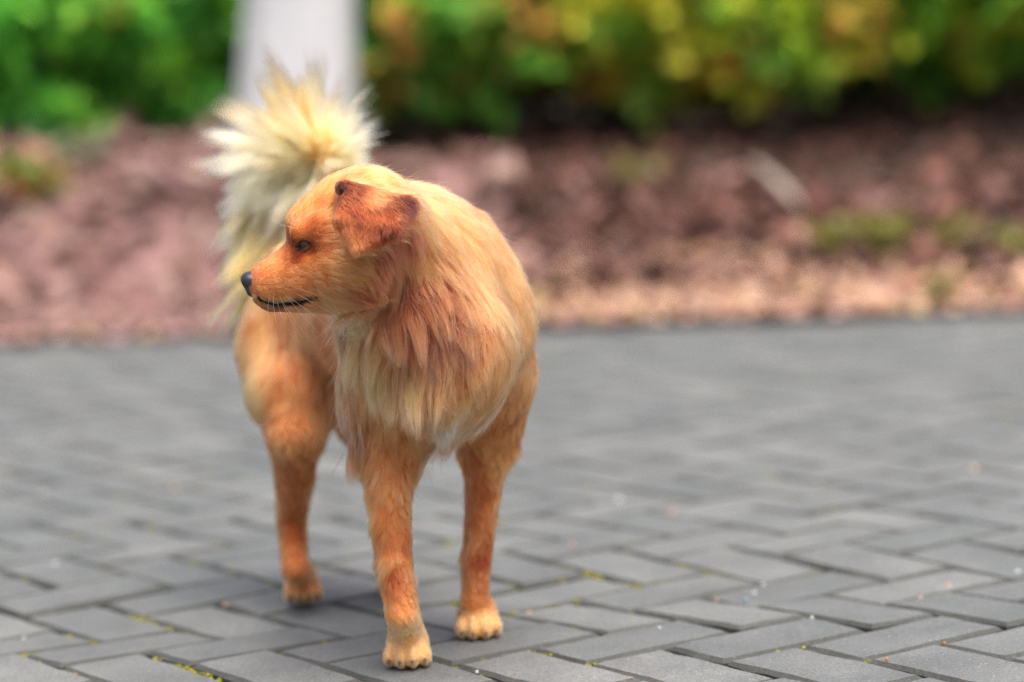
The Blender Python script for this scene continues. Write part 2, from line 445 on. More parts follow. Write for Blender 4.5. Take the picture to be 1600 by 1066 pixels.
def leaves(centres, dirs, sizes, cols, r):
    n = len(centres)
    base = np.array([(0, 0, 0), (.32, .27, .05), (.72, .22, .03), (1, 0, -.08), (.72, -.22, .03), (.32, -.27, .05), (.36, 0, -.03), (.74, 0, -.05)])
    d = dirs / np.linalg.norm(dirs, axis=1, keepdims=True)
    up = r.normal(0, .45, (n, 3)) + np.array([0, -.25, 1.0])
    s_ = np.cross(d, up); s_ /= np.linalg.norm(s_, axis=1, keepdims=True) + 1e-9; w = np.cross(s_, d)
    V = centres[:, None] + sizes[:, None, None] * (d[:, None] * base[None, :, :1] + s_[:, None] * base[None, :, 1:2] + w[:, None] * base[None, :, 2:3])
    f = np.array([(0, 6, 1), (1, 6, 7), (1, 7, 2), (2, 7, 3), (0, 5, 6), (5, 7, 6), (5, 4, 7), (4, 3, 7)])
    F = (f[None] + (np.arange(n) * 8)[:, None, None]).reshape(-1, 3)
    return V.reshape(-1, 3), F, np.repeat(cols, len(f), 0)
GREEN = [(84, 150, 56), (108, 178, 70), (64, 124, 50), (134, 190, 74), (50, 104, 48), (92, 160, 80), (120, 170, 56)]
YELLOW = [(170, 186, 60), (196, 200, 70), (136, 166, 58), (110, 148, 54), (84, 126, 50), (206, 196, 76), (126, 158, 50)]
def shrub(label, x, y, rx, ry, z0, z1, nclump, pal, accents, seed, leaf=(.05, .085), group='shrubs planted along the bank', gain=1.7):
    r = np.random.default_rng(seed)
    gz = float(bank_z(x, y)); root = empty('shrub', (x, y, gz))
    tag(root, label, 'shrub', group)
    zc, rz = (z0 + z1) / 2, (z1 - z0) / 2
    # twig clusters fill a lumpy crown
    cc = []
    while len(cc) < nclump:
        p = r.uniform(-1, 1, 3); q = np.linalg.norm(p)
        if q > 1 or q < 0.35 * r.random(): continue
        w = np.array([p[0] * rx, p[1] * ry, p[2] * rz]) * (0.88 + 0.25 * vnoise(p * 2.3 + seed))
        cc.append(w + np.array([0, 0, zc]))
    cc = np.array(cc)
    Cs, Ds, Ss, Ts = [], [], [], []
    pc = np.array([lin(c_) for c_ in pal]); ac = np.array([lin(c_) for c_ in accents]) if accents else None
    for c_ in cc:
        k = r.integers(12, 22); o = c_ - np.array([0, 0, zc]); o = o / (np.linalg.norm(o) + 1e-6)
        tone = pc[r.integers(len(pc))]
        if ac is not None and r.random() < .09: tone = ac[r.integers(len(ac))]
        d = r.normal(0, 1, (k, 3)) * .75 + o * .9 + np.array([0, 0, .25])
        Cs.append(c_ + r.normal(0, .028, (k, 3))); Ds.append(d); Ss.append(r.uniform(*leaf, k))
        Ts.append((0.7 * tone + 0.3 * pc[r.integers(0, len(pc), k)]) * r.uniform(.75, 1.2, (k, 1)) * gain)
    v, f, t = leaves(np.concatenate(Cs), np.concatenate(Ds), np.concatenate(Ss), np.concatenate(Ts), r)
    me = mesh_np('foliage', v - np.array([0, 0, gz]), f, m_leaf); set_tint(me, t)
    link('foliage', me, root)
    for s in range(5):
        a = r.uniform(0, 6.28); b_ = np.array([math.cos(a) * .05, math.sin(a) * .05, -.03])
        tgt = cc[r.integers(len(cc))] * np.array([.8, .8, 1]) - np.array([0, 0, gz]); 
        path = [b_ + (tgt - b_) * tt + np.array([math.sin(tt * 5 + s) * .03, math.cos(tt * 4 + s) * .03, .12 * math.sin(tt * 3.14)]) for tt in np.linspace(0, 1, 7)]
        v_, f_ = tube(path, np.linspace(.016, .004, 7), 6)
        link('stem', mesh_np('stem', v_, f_, m_bark, True), root)
RED = [(150, 40, 48), (176, 84, 70), (130, 36, 40)]
PEACH = [(214, 150, 96), (190, 110, 80), (150, 60, 50)]
def XY(px, py, d): 
    p = P(px, py, d); return float(p[0]), float(p[1])
SHRUBS = [
 ('dense bright green shrub at the far end of the pinkish mulch heap', -10, 8.45, .40, .45, .26, .98, 300, GREEN, None),
 ('bright green shrub with one dark red cluster, between mulch heap and post', 150, 8.6, .36, .45, .27, 1.0, 290, GREEN, RED[:1]),
 ('bright green shrub half hidden by the pale post', 325, 8.55, .34, .42, .29, .98, 270, GREEN, None),
 ('olive green shrub directly beside the post, hanging low', 610, 8.6, .36, .45, .34, 1.0, 290, GREEN[:4] + YELLOW[2:5], PEACH[:1]),
 ('shrub with green and brownish leaves over the darkest soil', 800, 8.7, .36, .45, .37, 1.0, 270, GREEN[:4] + YELLOW[2:4] + [(140, 112, 60)], PEACH),
 ('yellow green shrub with peach tinted leaf clusters', 1010, 8.6, .36, .45, .36, 1.0, 280, YELLOW, PEACH),
 ('shrub with the yellowest leaves and a few red ones', 1200, 8.5, .34, .42, .35, .98, 280, YELLOW[:3] + YELLOW[5:] + GREEN[:1], PEACH + RED),
 ('thin pale green shrub overhanging the side with the stick', 1390, 8.7, .36, .45, .38, 1.0, 240, YELLOW[1:4] + GREEN[1:4], RED),
 ('bushy yellow green shrub above the row of small weeds', 1580, 8.6, .36, .45, .36, 1.0, 270, YELLOW[:4] + GREEN[:3], None),
 ('bright green shrub continuing the hedge past the end of the mulch heap', -180, 8.5, .38, .45, .25, .98, 260, GREEN, None),
 ('last bright green shrub of the hedge beyond the mulch heap', -360, 8.6, .38, .45, .25, .98, 260, GREEN, None),
 ('yellow green shrub continuing the hedge past the row of weeds', 1770, 8.6, .36, .45, .36, 1.0, 250, YELLOW[:4] + GREEN[:3], None)]
for k, (lb, px, d, rx, ry, z0, z1, nc, pal, acc) in enumerate(SHRUBS):
    x_, y_ = XY(px, 60, d); shrub(lb, x_, y_, rx, ry, z0, z1, nc, pal, acc, 21 + k)
REAR = ['behind the far end of the mulch heap', 'behind the shrub with the red cluster', 'right behind the pale post', 'behind the olive green shrub', 'behind the brownish leaved shrub', 'behind the peach tinted shrub', 'behind the yellowest shrub', 'behind the thin pale green shrub', 'behind the bushy yellow green shrub', 'behind the shrub past the mulch heap end', 'behind the shrub continuing past the weeds']
for k, px in enumerate((-80, 130, 345, 560, 770, 980, 1190, 1400, 1620, -290, 1830)):
    x_, y_ = XY(px, 60, 9.5 + .12 * (k % 2))
    shrub('taller dark green shrub ' + REAR[k], x_, y_, .5, .42, .18, 1.45, 300, GREEN[2:5] + [(50, 92, 44), (60, 100, 50)], None, 40 + k, (.06, .1), 'rear row of hedge shrubs', .7)

# ------------------------------------------------------------------ small plants on the bank
def bankpt(px, py):                                   # where a photo pixel meets the bank
    r = ray(px, py); t = np.arange(5.5, 13, .004); q = C_POS + r * t[:, None]
    h = q[:, 2] - bank_z(q[:, 0], q[:, 1]); k = int(np.argmax((h < 0) & (q[:, 1] > edge_y(q[:, 0]) - .1)))
    return np.array([q[k, 0], q[k, 1], float(bank_z(q[k, 0], q[k, 1]))])
def weed(label, px, py, h, n, pal, seed, spread=.07, leaf=(.03, .05), name='weed', cat='plant', group=None):
    r = np.random.default_rng(seed)
    p = bankpt(px, py)
    root = empty(name, (p[0], p[1], float(bank_z(p[0], p[1])) - .004)); tag(root, label, cat, group)
    Cs = []; Ds = []
    for s in range(n):
        a = r.uniform(0, 6.28); rr = spread * math.sqrt(r.random()); tip = np.array([math.cos(a) * rr, math.sin(a) * rr, h * r.uniform(.45, 1)])
        path = [tip * np.array([t_, t_, t_ ** .7]) for t_ in np.linspace(0, 1, 4)]
        v_, f_ = tube(path, [.0025, .002, .0016, .001], 5)
        if s < 4: link('stem', mesh_np('stem', v_, f_, m_weedstem, True), root)
        for t_ in (.45, .7, .9, 1.0):
            Cs.append(tip * np.array([t_, t_, t_ ** .7])); Ds.append(r.normal(0, 1, 3) * np.array([1, 1, .35]) + np.array([0, 0, .35]))
    Cs = np.array(Cs); pc = np.array([lin(c_) for c_ in pal])
    v, f, t = leaves(Cs, np.array(Ds), r.uniform(*leaf, len(Cs)), pc[r.integers(0, len(pc), len(Cs))] * r.uniform(.8, 1.2, (len(Cs), 1)), r)
    me = mesh_np('leaves', v, f, m_leaf); set_tint(me, t); link('leaves', me, root)
m_weedstem = mat_simple('weed_stem', [(0.08, 0.12, 0.03), (0.12, 0.16, 0.05)], 60, 0.7, 0)
YG = [(124, 126, 40), (104, 112, 38), (140, 134, 50), (90, 102, 36)]
weed('low yellow green weed growing next to the diagonal stick', 1300, 412, .10, 8, YG, 61, .05)
weed('rounded yellow green weed, fullest in the row of weeds', 1385, 405, .11, 10, YG, 62, .06)
weed('small sparse yellow green weed among dark leaf litter', 1495, 402, .09, 7, YG, 63, .05)
weed('yellow green weed at the paving end of the weed row', 1580, 415, .09, 9, YG, 64, .06)
weed('tiny yellow green seedling in pale litter by the paving', 1470, 478, .05, 5, YG, 65, .03)
weed('small reddish yellow seedling at the foot of the green hedge', 45, 350, .19, 22, YG[:2] + [(90, 140, 50), (190, 90, 50)], 66, .12, (.04, .065), 'seedling')
weed('low olive tuft on dark soil beside the dog', 985, 310, .12, 10, [(110, 110, 50), (90, 92, 44), (130, 120, 60)], 67, .09)
weed('grey green tuft on top of the mulch heap', 135, 275, .10, 12, [(90, 110, 80), (110, 124, 90)], 68, .09)

# fallen stick
m_stick = mat_simple('bleached_wood', [(0.25, 0.20, 0.175), (0.34, 0.28, 0.25), (0.42, 0.35, 0.31)], 60, 0.85, 0.4, 0.002)
a, b = bankpt(1175, 268), bankpt(1248, 338)
b2 = b + (a - b) * 0.0; lift = np.array([0, 0, .022])
path = [b + (a - b) * t + lift + np.array([0, 0, .012 * math.sin(t * 3.1)]) for t in np.linspace(0, 1, 9)]
v_, f_ = tube(path, [.010, .0125, .013, .0125, .0135, .012, .0115, .011, .007], 9)
st = link('stick', mesh_np('stick', v_ - a, f_ + [tuple(range(8, -1, -1)), tuple(range(72, 81))], m_stick, True)); st.location = a
tag(st, 'pale bleached stick lying diagonally on the dark leaf litter', 'stick')

# ------------------------------------------------------------------ tapered post
m_post = mat_simple('pale_grey_paint', [(0.46, 0.49, 0.51), (0.53, 0.56, 0.58), (0.59, 0.62, 0.64)], 3.5, 0.5, 0.12, 0.002, 6, 0.4)
DP = 7.7
pb = P(462, 180, DP); pz = float(bank_z(pb[0], pb[1]))
pl, pr_ = P(365, 175, DP), P(559, 175, DP); tl, tr_ = P(381, 0, DP), P(558, 0, DP)
w_lo = np.linalg.norm(pr_ - pl) / 2; w_hi = np.linalg.norm(tr_ - tl) / 2
c_lo = (pl + pr_) / 2; c_hi = (tl + tr_) / 2
slope = (w_hi - w_lo) / (c_hi[2] - c_lo[2]); lean = (c_hi - c_lo)[:2] / (c_hi[2] - c_lo[2])
post = empty('post', (c_lo[0] + lean[0] * (pz - c_lo[2]), c_lo[1], pz))
tag(post, 'tapered pale grey faceted post standing in mulch behind the dog', 'post')
def ring(z, w, k=8, ph=math.radians(9)):
    an = ph + np.arange(k) * 2 * math.pi / k
    return np.stack([np.cos(an) * w, np.sin(an) * w, np.full(k, z)], 1)
zs = [-.12, 0, .35, .8, 1.6, 2.6]
V = []; F = []
for z in zs:
    wz = (w_lo + slope * (z + pz - c_lo[2])); wz = max(wz, .06)
    rr = ring(z, wz); rr[:, 0] += lean[0] * z; V.append(rr)
for i in range(len(zs) - 1):
    for j in range(8): F.append((i * 8 + j, i * 8 + (j + 1) % 8, (i + 1) * 8 + (j + 1) % 8, (i + 1) * 8 + j))
F.append(tuple(range((len(zs) - 1) * 8, len(zs) * 8)))
me = mesh_np('shaft', np.concatenate(V), F, m_post); po = link('shaft', me, post)
bv = po.modifiers.new('bevel', 'BEVEL'); bv.width = .012; bv.segments = 2
wt = V[-1][:, 0].mean(); wr = np.abs(V[-1][:, 0] - wt).max()
cap = np.concatenate([ring(2.602, wr * 1.12), ring(2.64, wr * 1.12), ring(2.68, wr * .5)]); cap[:, 0] += wt
F = [tuple(range(7, -1, -1))] + [(i * 8 + j, i * 8 + (j + 1) % 8, (i + 1) * 8 + (j + 1) % 8, (i + 1) * 8 + j) for i in range(2) for j in range(8)] + [tuple(range(16, 24))]
link('cap', mesh_np('cap', cap, F, m_post), post)

# ------------------------------------------------------------------ the dog
# body as one continuous surface: a smooth union of muscles and bones sampled on a grid and skinned
VOX = 0.0027
GO = np.array([-0.36, 2.93, -0.012]); GS = (np.array([0.08, 3.84, 0.60]) - GO)
GN = np.ceil(GS / VOX).astype(int)
gx = [(GO[i] + VOX * np.arange(GN[i])).astype(np.float32) for i in range(3)]
FIELD = np.full(GN, 0.2, np.float32)
def _box(lo, hi, mg):
    s = []
    for i in range(3):
        a = max(0, int((lo[i] - mg - GO[i]) / VOX)); b = min(GN[i], int((hi[i] + mg - GO[i]) / VOX) + 2); s.append(slice(a, b))
    return tuple(s)
def _pts(s):
    return np.stack(np.meshgrid(gx[0][s[0]], gx[1][s[1]], gx[2][s[2]], indexing='ij'), -1)
def smin(a, b, k):
    h = np.maximum(k - np.abs(a - b), 0) / k
    return np.minimum(a, b) - h * h * k * 0.25
def d_cone(p, a, b, r1, r2):
    ba = b - a; l2 = float(ba @ ba); t = np.clip(((p - a) @ ba) / l2, 0, 1)
    return np.linalg.norm(p - a - t[..., None] * ba, axis=-1) - (r1 + (r2 - r1) * t)
def d_ell(p, c, ax, r):
    q = (p - c) @ np.asarray(ax).T
    k0 = np.linalg.norm(q / r, axis=-1); k1 = np.linalg.norm(q / (np.asarray(r) ** 2), axis=-1) + 1e-9
    return k0 * (k0 - 1) / k1
def d_tri(p, a, b, c, r):
    ba, cb, ac = b - a, c - b, a - c; pa, pb, pc_ = p - a, p - b, p - c; n = np.cross(ba, ac)
    def seg(e, q):
        return ((e * np.clip((q @ e) / (e @ e), 0, 1)[..., None] - q) ** 2).sum(-1)
    ins = (np.sign(pa @ np.cross(ba, n)) + np.sign(pb @ np.cross(cb, n)) + np.sign(pc_ @ np.cross(ac, n))) < 2
    d2 = np.where(ins, np.minimum(np.minimum(seg(ba, pa), seg(cb, pb)), seg(ac, pc_)), (pa @ n) ** 2 / (n @ n))
    return np.sqrt(d2) - r
def add(lo, hi, fn, k, sub=False):
    global FIELD
    s = _box(lo, hi, 0.05); p = _pts(s); d = fn(p).astype(np.float32)
    FIELD[s] = smin(FIELD[s], d, k) if not sub else -smin(-FIELD[s], d, k)
def cone(a, b, r1, r2, k=0.03, sub=False):
    a = np.asarray(a, float); b = np.asarray(b, float); r = max(r1, r2)
    add(np.minimum(a, b) - r, np.maximum(a, b) + r, lambda p: d_cone(p, a, b, r1, r2), k, sub)
def chain(pts, k=0.025):                                # bones in a row: no swelling at the joints
    A = np.array([p for p, r in pts]); R = max(r for p, r in pts)
    def fn(p):
        d = None
        for (a, ra), (b, rb) in zip(pts[:-1], pts[1:]):
            q = d_cone(p, np.asarray(a, float), np.asarray(b, float), ra, rb); d = q if d is None else smin(d, q, .004)
        return d
    add(A.min(0) - R, A.max(0) + R, fn, k)
def ell(c, r, fwd=(0, -1, 0), k=0.03, tilt=None):
    f = np.asarray(fwd, float); f /= np.linalg.norm(f); s = np.cross(f, [0, 0, 1]); s /= np.linalg.norm(s); u = np.cross(s, f)
    R = max(r); add(c - R, c + R, lambda p: d_ell(p, c, [s, f, u], np.array(r)), k)
def tri(a, b, c, r, k=0.008):
    add(np.minimum(np.minimum(a, b), c) - r, np.maximum(np.maximum(a, b), c) + r, lambda p: d_tri(p, a, b, c, r), k)

def tril(p):
    q = (np.asarray(p) - GO) / VOX; q = np.clip(q, 0, np.array(GN) - 1.001); i = q.astype(int); f = (q - i).astype(np.float32); o = 0
    for dx in (0, 1):
        for dy in (0, 1):
            for dz in (0, 1):
                w = (f[..., 0] if dx else 1 - f[..., 0]) * (f[..., 1] if dy else 1 - f[..., 1]) * (f[..., 2] if dz else 1 - f[..., 2])
                o = o + w * FIELD[i[..., 0] + dx, i[..., 1] + dy, i[..., 2] + dz]
    return o
def grad(p, e=0.004):
    g_ = np.stack([tril(p + np.eye(3)[i] * e) - tril(p - np.eye(3)[i] * e) for i in range(3)], -1)
    return g_ / (np.linalg.norm(g_, axis=-1, keepdims=True) + 1e-9)

def surf(px, py):                                     # first point of the body seen at a photo pixel (or the nearest miss)
    px = np.asarray(px, float); py = np.asarray(py, float)
    r = _fw + C_R * ((px - 800) / FPX)[..., None] - C_U * ((py - 533) / FPX)[..., None]
    t = np.full(px.shape, 2.94); bt = t.copy(); bd = np.full(px.shape, 9.0)
    for i in range(400):
        d = tril(C_POS + r * t[..., None]); m = (d < bd) & (t < 3.8); bd = np.where(m, d, bd); bt = np.where(m, t, bt)
        t = np.where((d > 0.0005) & (t < 3.82), t + np.clip(d * .5, .0005, .03), t)
    hit = t < 3.81
    t = np.where(hit, t, bt)
    return C_POS + r * t[..., None], hit | (bd < .02)

AX = np.array([0.36, -0.93, 0.0])                       # where the trunk points
# trunk: chest, ribs, loin, rump, withers and shoulders      radii: side, along, up
ell(P(688, 535, 3.24), (.064, .12, .092), AX)
ell(P(672, 510, 3.33), (.082, .15, .097), AX)
ell(P(600, 478, 3.45), (.074, .15, .095), AX)
ell(P(502, 482, 3.57), (.070, .095, .085), AX)
cone(P(672, 450, 3.30), P(645, 405, 3.22), .066, .062, .05)
cone(P(752, 500, 3.28), P(762, 600, 3.33), .046, .038, .04); cone(P(762, 600, 3.33), P(762, 690, 3.355), .037, .027, .03)
cone(P(625, 490, 3.21), P(614, 600, 3.23), .046, .044, .04); cone(P(614, 600, 3.23), P(610, 690, 3.235), .044, .030, .03)
cone(P(670, 432, 3.26), P(588, 372, 3.125), .068, .052, .05)   # neck
cone(P(640, 510, 3.17), P(665, 580, 3.17), .054, .043, .05)    # prow of the chest
# head in profile
HF = P(405, 432, 3.09) - P(545, 345, 3.10)
ell(P(562, 338, 3.10), (.047, .050, .046), (-1, 0, -.25), .02)
cone(P(495, 352, 3.098), P(522, 344, 3.1), .0245, .032, .02)
cone(P(478, 350, 3.096), P(490, 346, 3.096), .0175, .02, .012); cone(P(473, 362, 3.070), P(502, 356, 3.066), .0115, .015, .010)       # brow ridge
ell(P(545, 416, 3.086), (.042, .043, .041), (-1, 0, -.1), .022)
cone(P(494, 408, 3.092), P(415, 438, 3.092), .0285, .0168, .016)
cone(P(472, 440, 3.088), P(417, 451, 3.090), .0195, .0145, .012)     # flews
cone(P(525, 458, 3.092), P(426, 470, 3.092), .019, .0088, .012)      # lower jaw
_e0 = surf(np.array([473.5]), np.array([385.0]))[0][0]
cone(_e0 + np.array([0, -.003, 0]), _e0 + C_R * .004 + np.array([0, -.003, 0]), .0068, .0062, .010, True)      # eye socket
# ear: folded flap standing off the skull
EA, EB, EC, ED, EE = P(534, 292, 3.034), P(640, 321, 3.038), P(617, 364, 3.012), P(556, 392, 3.004), P(533, 345, 3.010)
tri(EA, EB, EE, .0046, .008); tri(EB, EC, EE, .0046, .006); tri(EC, ED, EE, .0046, .006)
cone(P(545, 300, 3.050), P(630, 324, 3.056), .011, .013, .012)
cone(P(534, 300, 3.030), P(537, 318, 3.030), .0045, .003, .006, True)
# the other ear, on the far side
oA, oB, oD = P(545, 300, 3.150), P(620, 320, 3.145), P(560, 372, 3.165)
tri(oA, oB, oD, .0045, .01)
# mouth line
_mx = np.array([(403, 466), (416, 473), (430, 476.5), (446, 476), (462, 473), (478, 469), (493, 464.5)], float)
mo, _ = surf(_mx[:, 0], _mx[:, 1]); mo = list(mo + np.array([0, .0008, 0]))
_mr = [.0008, .0016, .0028, .0033, .0028, .0016, .0005]
for a, b, r1, r2 in zip(mo[:-1], mo[1:], _mr[:-1], _mr[1:]): cone(a, b, r1, r2, .003, True)
# legs
def leg(pts, px, py, yaw, k=.022, w=.97):
    g = ground(px, py); gz = 0.0
    f = np.array([math.sin(yaw), -math.cos(yaw), 0]); s = np.array([math.cos(yaw), math.sin(yaw), 0])
    c = g - f * .030 * w
    pc = c + np.array([0, 0, .021])
    chain(pts + [(pc - f * .004 + np.array([0, 0, .010]), .0185 * w)], k)
    ell(pc - np.array([0, 0, .004]) - f * .004, (.0215 * w, .026 * w, .0145), f, .012)
    toes = []
    for ls, lf in ((-.0180, .012), (-.0063, .0210), (.0063, .0210), (.0180, .012)):
        t = c + s * ls * w + f * lf * w + np.array([0, 0, .0115])
        ell(t, (.0068 * w, .0130 * w, .0122), f + s * ls * 6, .003); toes.append((t, f + s * ls * 6))
    return toes, f, s
TOES = {}
TOES['fr'] = leg([(P(632, 585, 3.235), .052), (P(610, 690, 3.235), .0290), (P(608, 770, 3.215), .0208), (P(616, 880, 3.200), .0158), (P(628, 960, 3.196), .0150)], 636, 1048, -.03)
TOES['fl'] = leg([(P(752, 590, 3.315), .050), (P(762, 690, 3.355), .0250), (P(755, 770, 3.360), .0172), (P(744, 880, 3.365), .0136), (P(742, 938, 3.365), .0138)], 750, 1003, .05)
TOES['hr'] = leg([(P(458, 545, 3.57), .060), (P(460, 610, 3.53), .050), (P(461, 680, 3.50), .0300), (P(460, 740, 3.53), .0205), (P(456, 815, 3.575), .0145), (P(462, 890, 3.535), .0140)], 476, 945, .12, .03, .86)
TOES['hl'] = leg([(P(560, 560, 3.62), .055), (P(585, 640, 3.59), .048), (P(606, 715, 3.55), .028), (P(612, 790, 3.59), .0165), (P(613, 830, 3.60), .0140), (P(616, 880, 3.57), .0140)], 622, 932, .1, .03, .86)
# tail carried up and over
TAIL = [(P(505, 440, 3.60), .030), (P(470, 385, 3.66), .023), (P(442, 325, 3.70), .018), (P(440, 268, 3.69), .016), (P(466, 232, 3.64), .015), (P(502, 234, 3.59), .014), (P(519, 264, 3.575), .013), (P(508, 292, 3.58), .011), (P(486, 302, 3.60), .009)]
chain(TAIL, .02)
for a, b in ():
    pass

def surface_nets(Fd):
    neg = Fd < 0
    c = np.zeros(tuple(np.array(Fd.shape) - 1), np.int8)
    for dx in (0, 1):
        for dy in (0, 1):
            for dz in (0, 1):
                c += neg[dx:Fd.shape[0] - 1 + dx, dy:Fd.shape[1] - 1 + dy, dz:Fd.shape[2] - 1 + dz]
    idx = np.argwhere((c > 0) & (c < 8))
    acc = np.zeros((len(idx), 3)); cnt = np.zeros(len(idx))
    corners = np.array([(i, j, k) for i in (0, 1) for j in (0, 1) for k in (0, 1)])
    for a in range(8):
        for b in range(a + 1, 8):
            if np.abs(corners[a] - corners[b]).sum() != 1: continue
            fa = Fd[tuple((idx + corners[a]).T)]; fb = Fd[tuple((idx + corners[b]).T)]
            m = (fa < 0) != (fb < 0)
            t = np.where(m, fa / np.where(m, fa - fb, 1), 0)
            acc += np.where(m[:, None], corners[a] + t[:, None] * (corners[b] - corners[a]), 0); cnt += m
    V = idx + acc / cnt[:, None]
    vid = np.full(c.shape, -1, np.int32); vid[tuple(idx.T)] = np.arange(len(idx))
    Q = []
    for ax_ in range(3):
        sl0 = [slice(None)] * 3; sl1 = [slice(None)] * 3; sl0[ax_] = slice(0, -1); sl1[ax_] = slice(1, None)
        e = np.argwhere(neg[tuple(sl0)] != neg[tuple(sl1)])
        o1, o2 = [(1, 2), (2, 0), (0, 1)][ax_]
        e = e[(e[:, o1] > 0) & (e[:, o2] > 0)]
        e = e[(e[:, o1] < c.shape[o1]) & (e[:, o2] < c.shape[o2]) & (e[:, ax_] < c.shape[ax_])]
        d1 = np.zeros(3, int); d1[o1] = 1; d2 = np.zeros(3, int); d2[o2] = 1
        q = np.stack([vid[tuple((e - d1 - d2).T)], vid[tuple((e - d2).T)], vid[tuple(e.T)], vid[tuple((e - d1).T)]], 1)
        flip = ~neg[tuple(e.T)]
        q[flip] = q[flip][:, ::-1]
        Q.append(q)
    return V, np.concatenate(Q)

BV, BQ = surface_nets(FIELD)
BV = BV * VOX + GO
TP = np.array([a for a, r in TAIL])
def tail_param(p):                                    # nearest point on the tail bone
    best = np.full(len(p), 9.0); tan = np.zeros((len(p), 3)); par = np.zeros(len(p)); foot = np.zeros((len(p), 3))
    for i in range(len(TP) - 1):
        a, b = TP[i], TP[i + 1]; ab = b - a; t = np.clip((p - a) @ ab / (ab @ ab), 0, 1); f = a + t[:, None] * ab; d = np.linalg.norm(p - f, axis=1)
        m = d < best; best[m] = d[m]; tan[m] = ab / np.linalg.norm(ab); par[m] = (i + t[m]) / (len(TP) - 1); foot[m] = f[m]
    return best, tan, par, foot

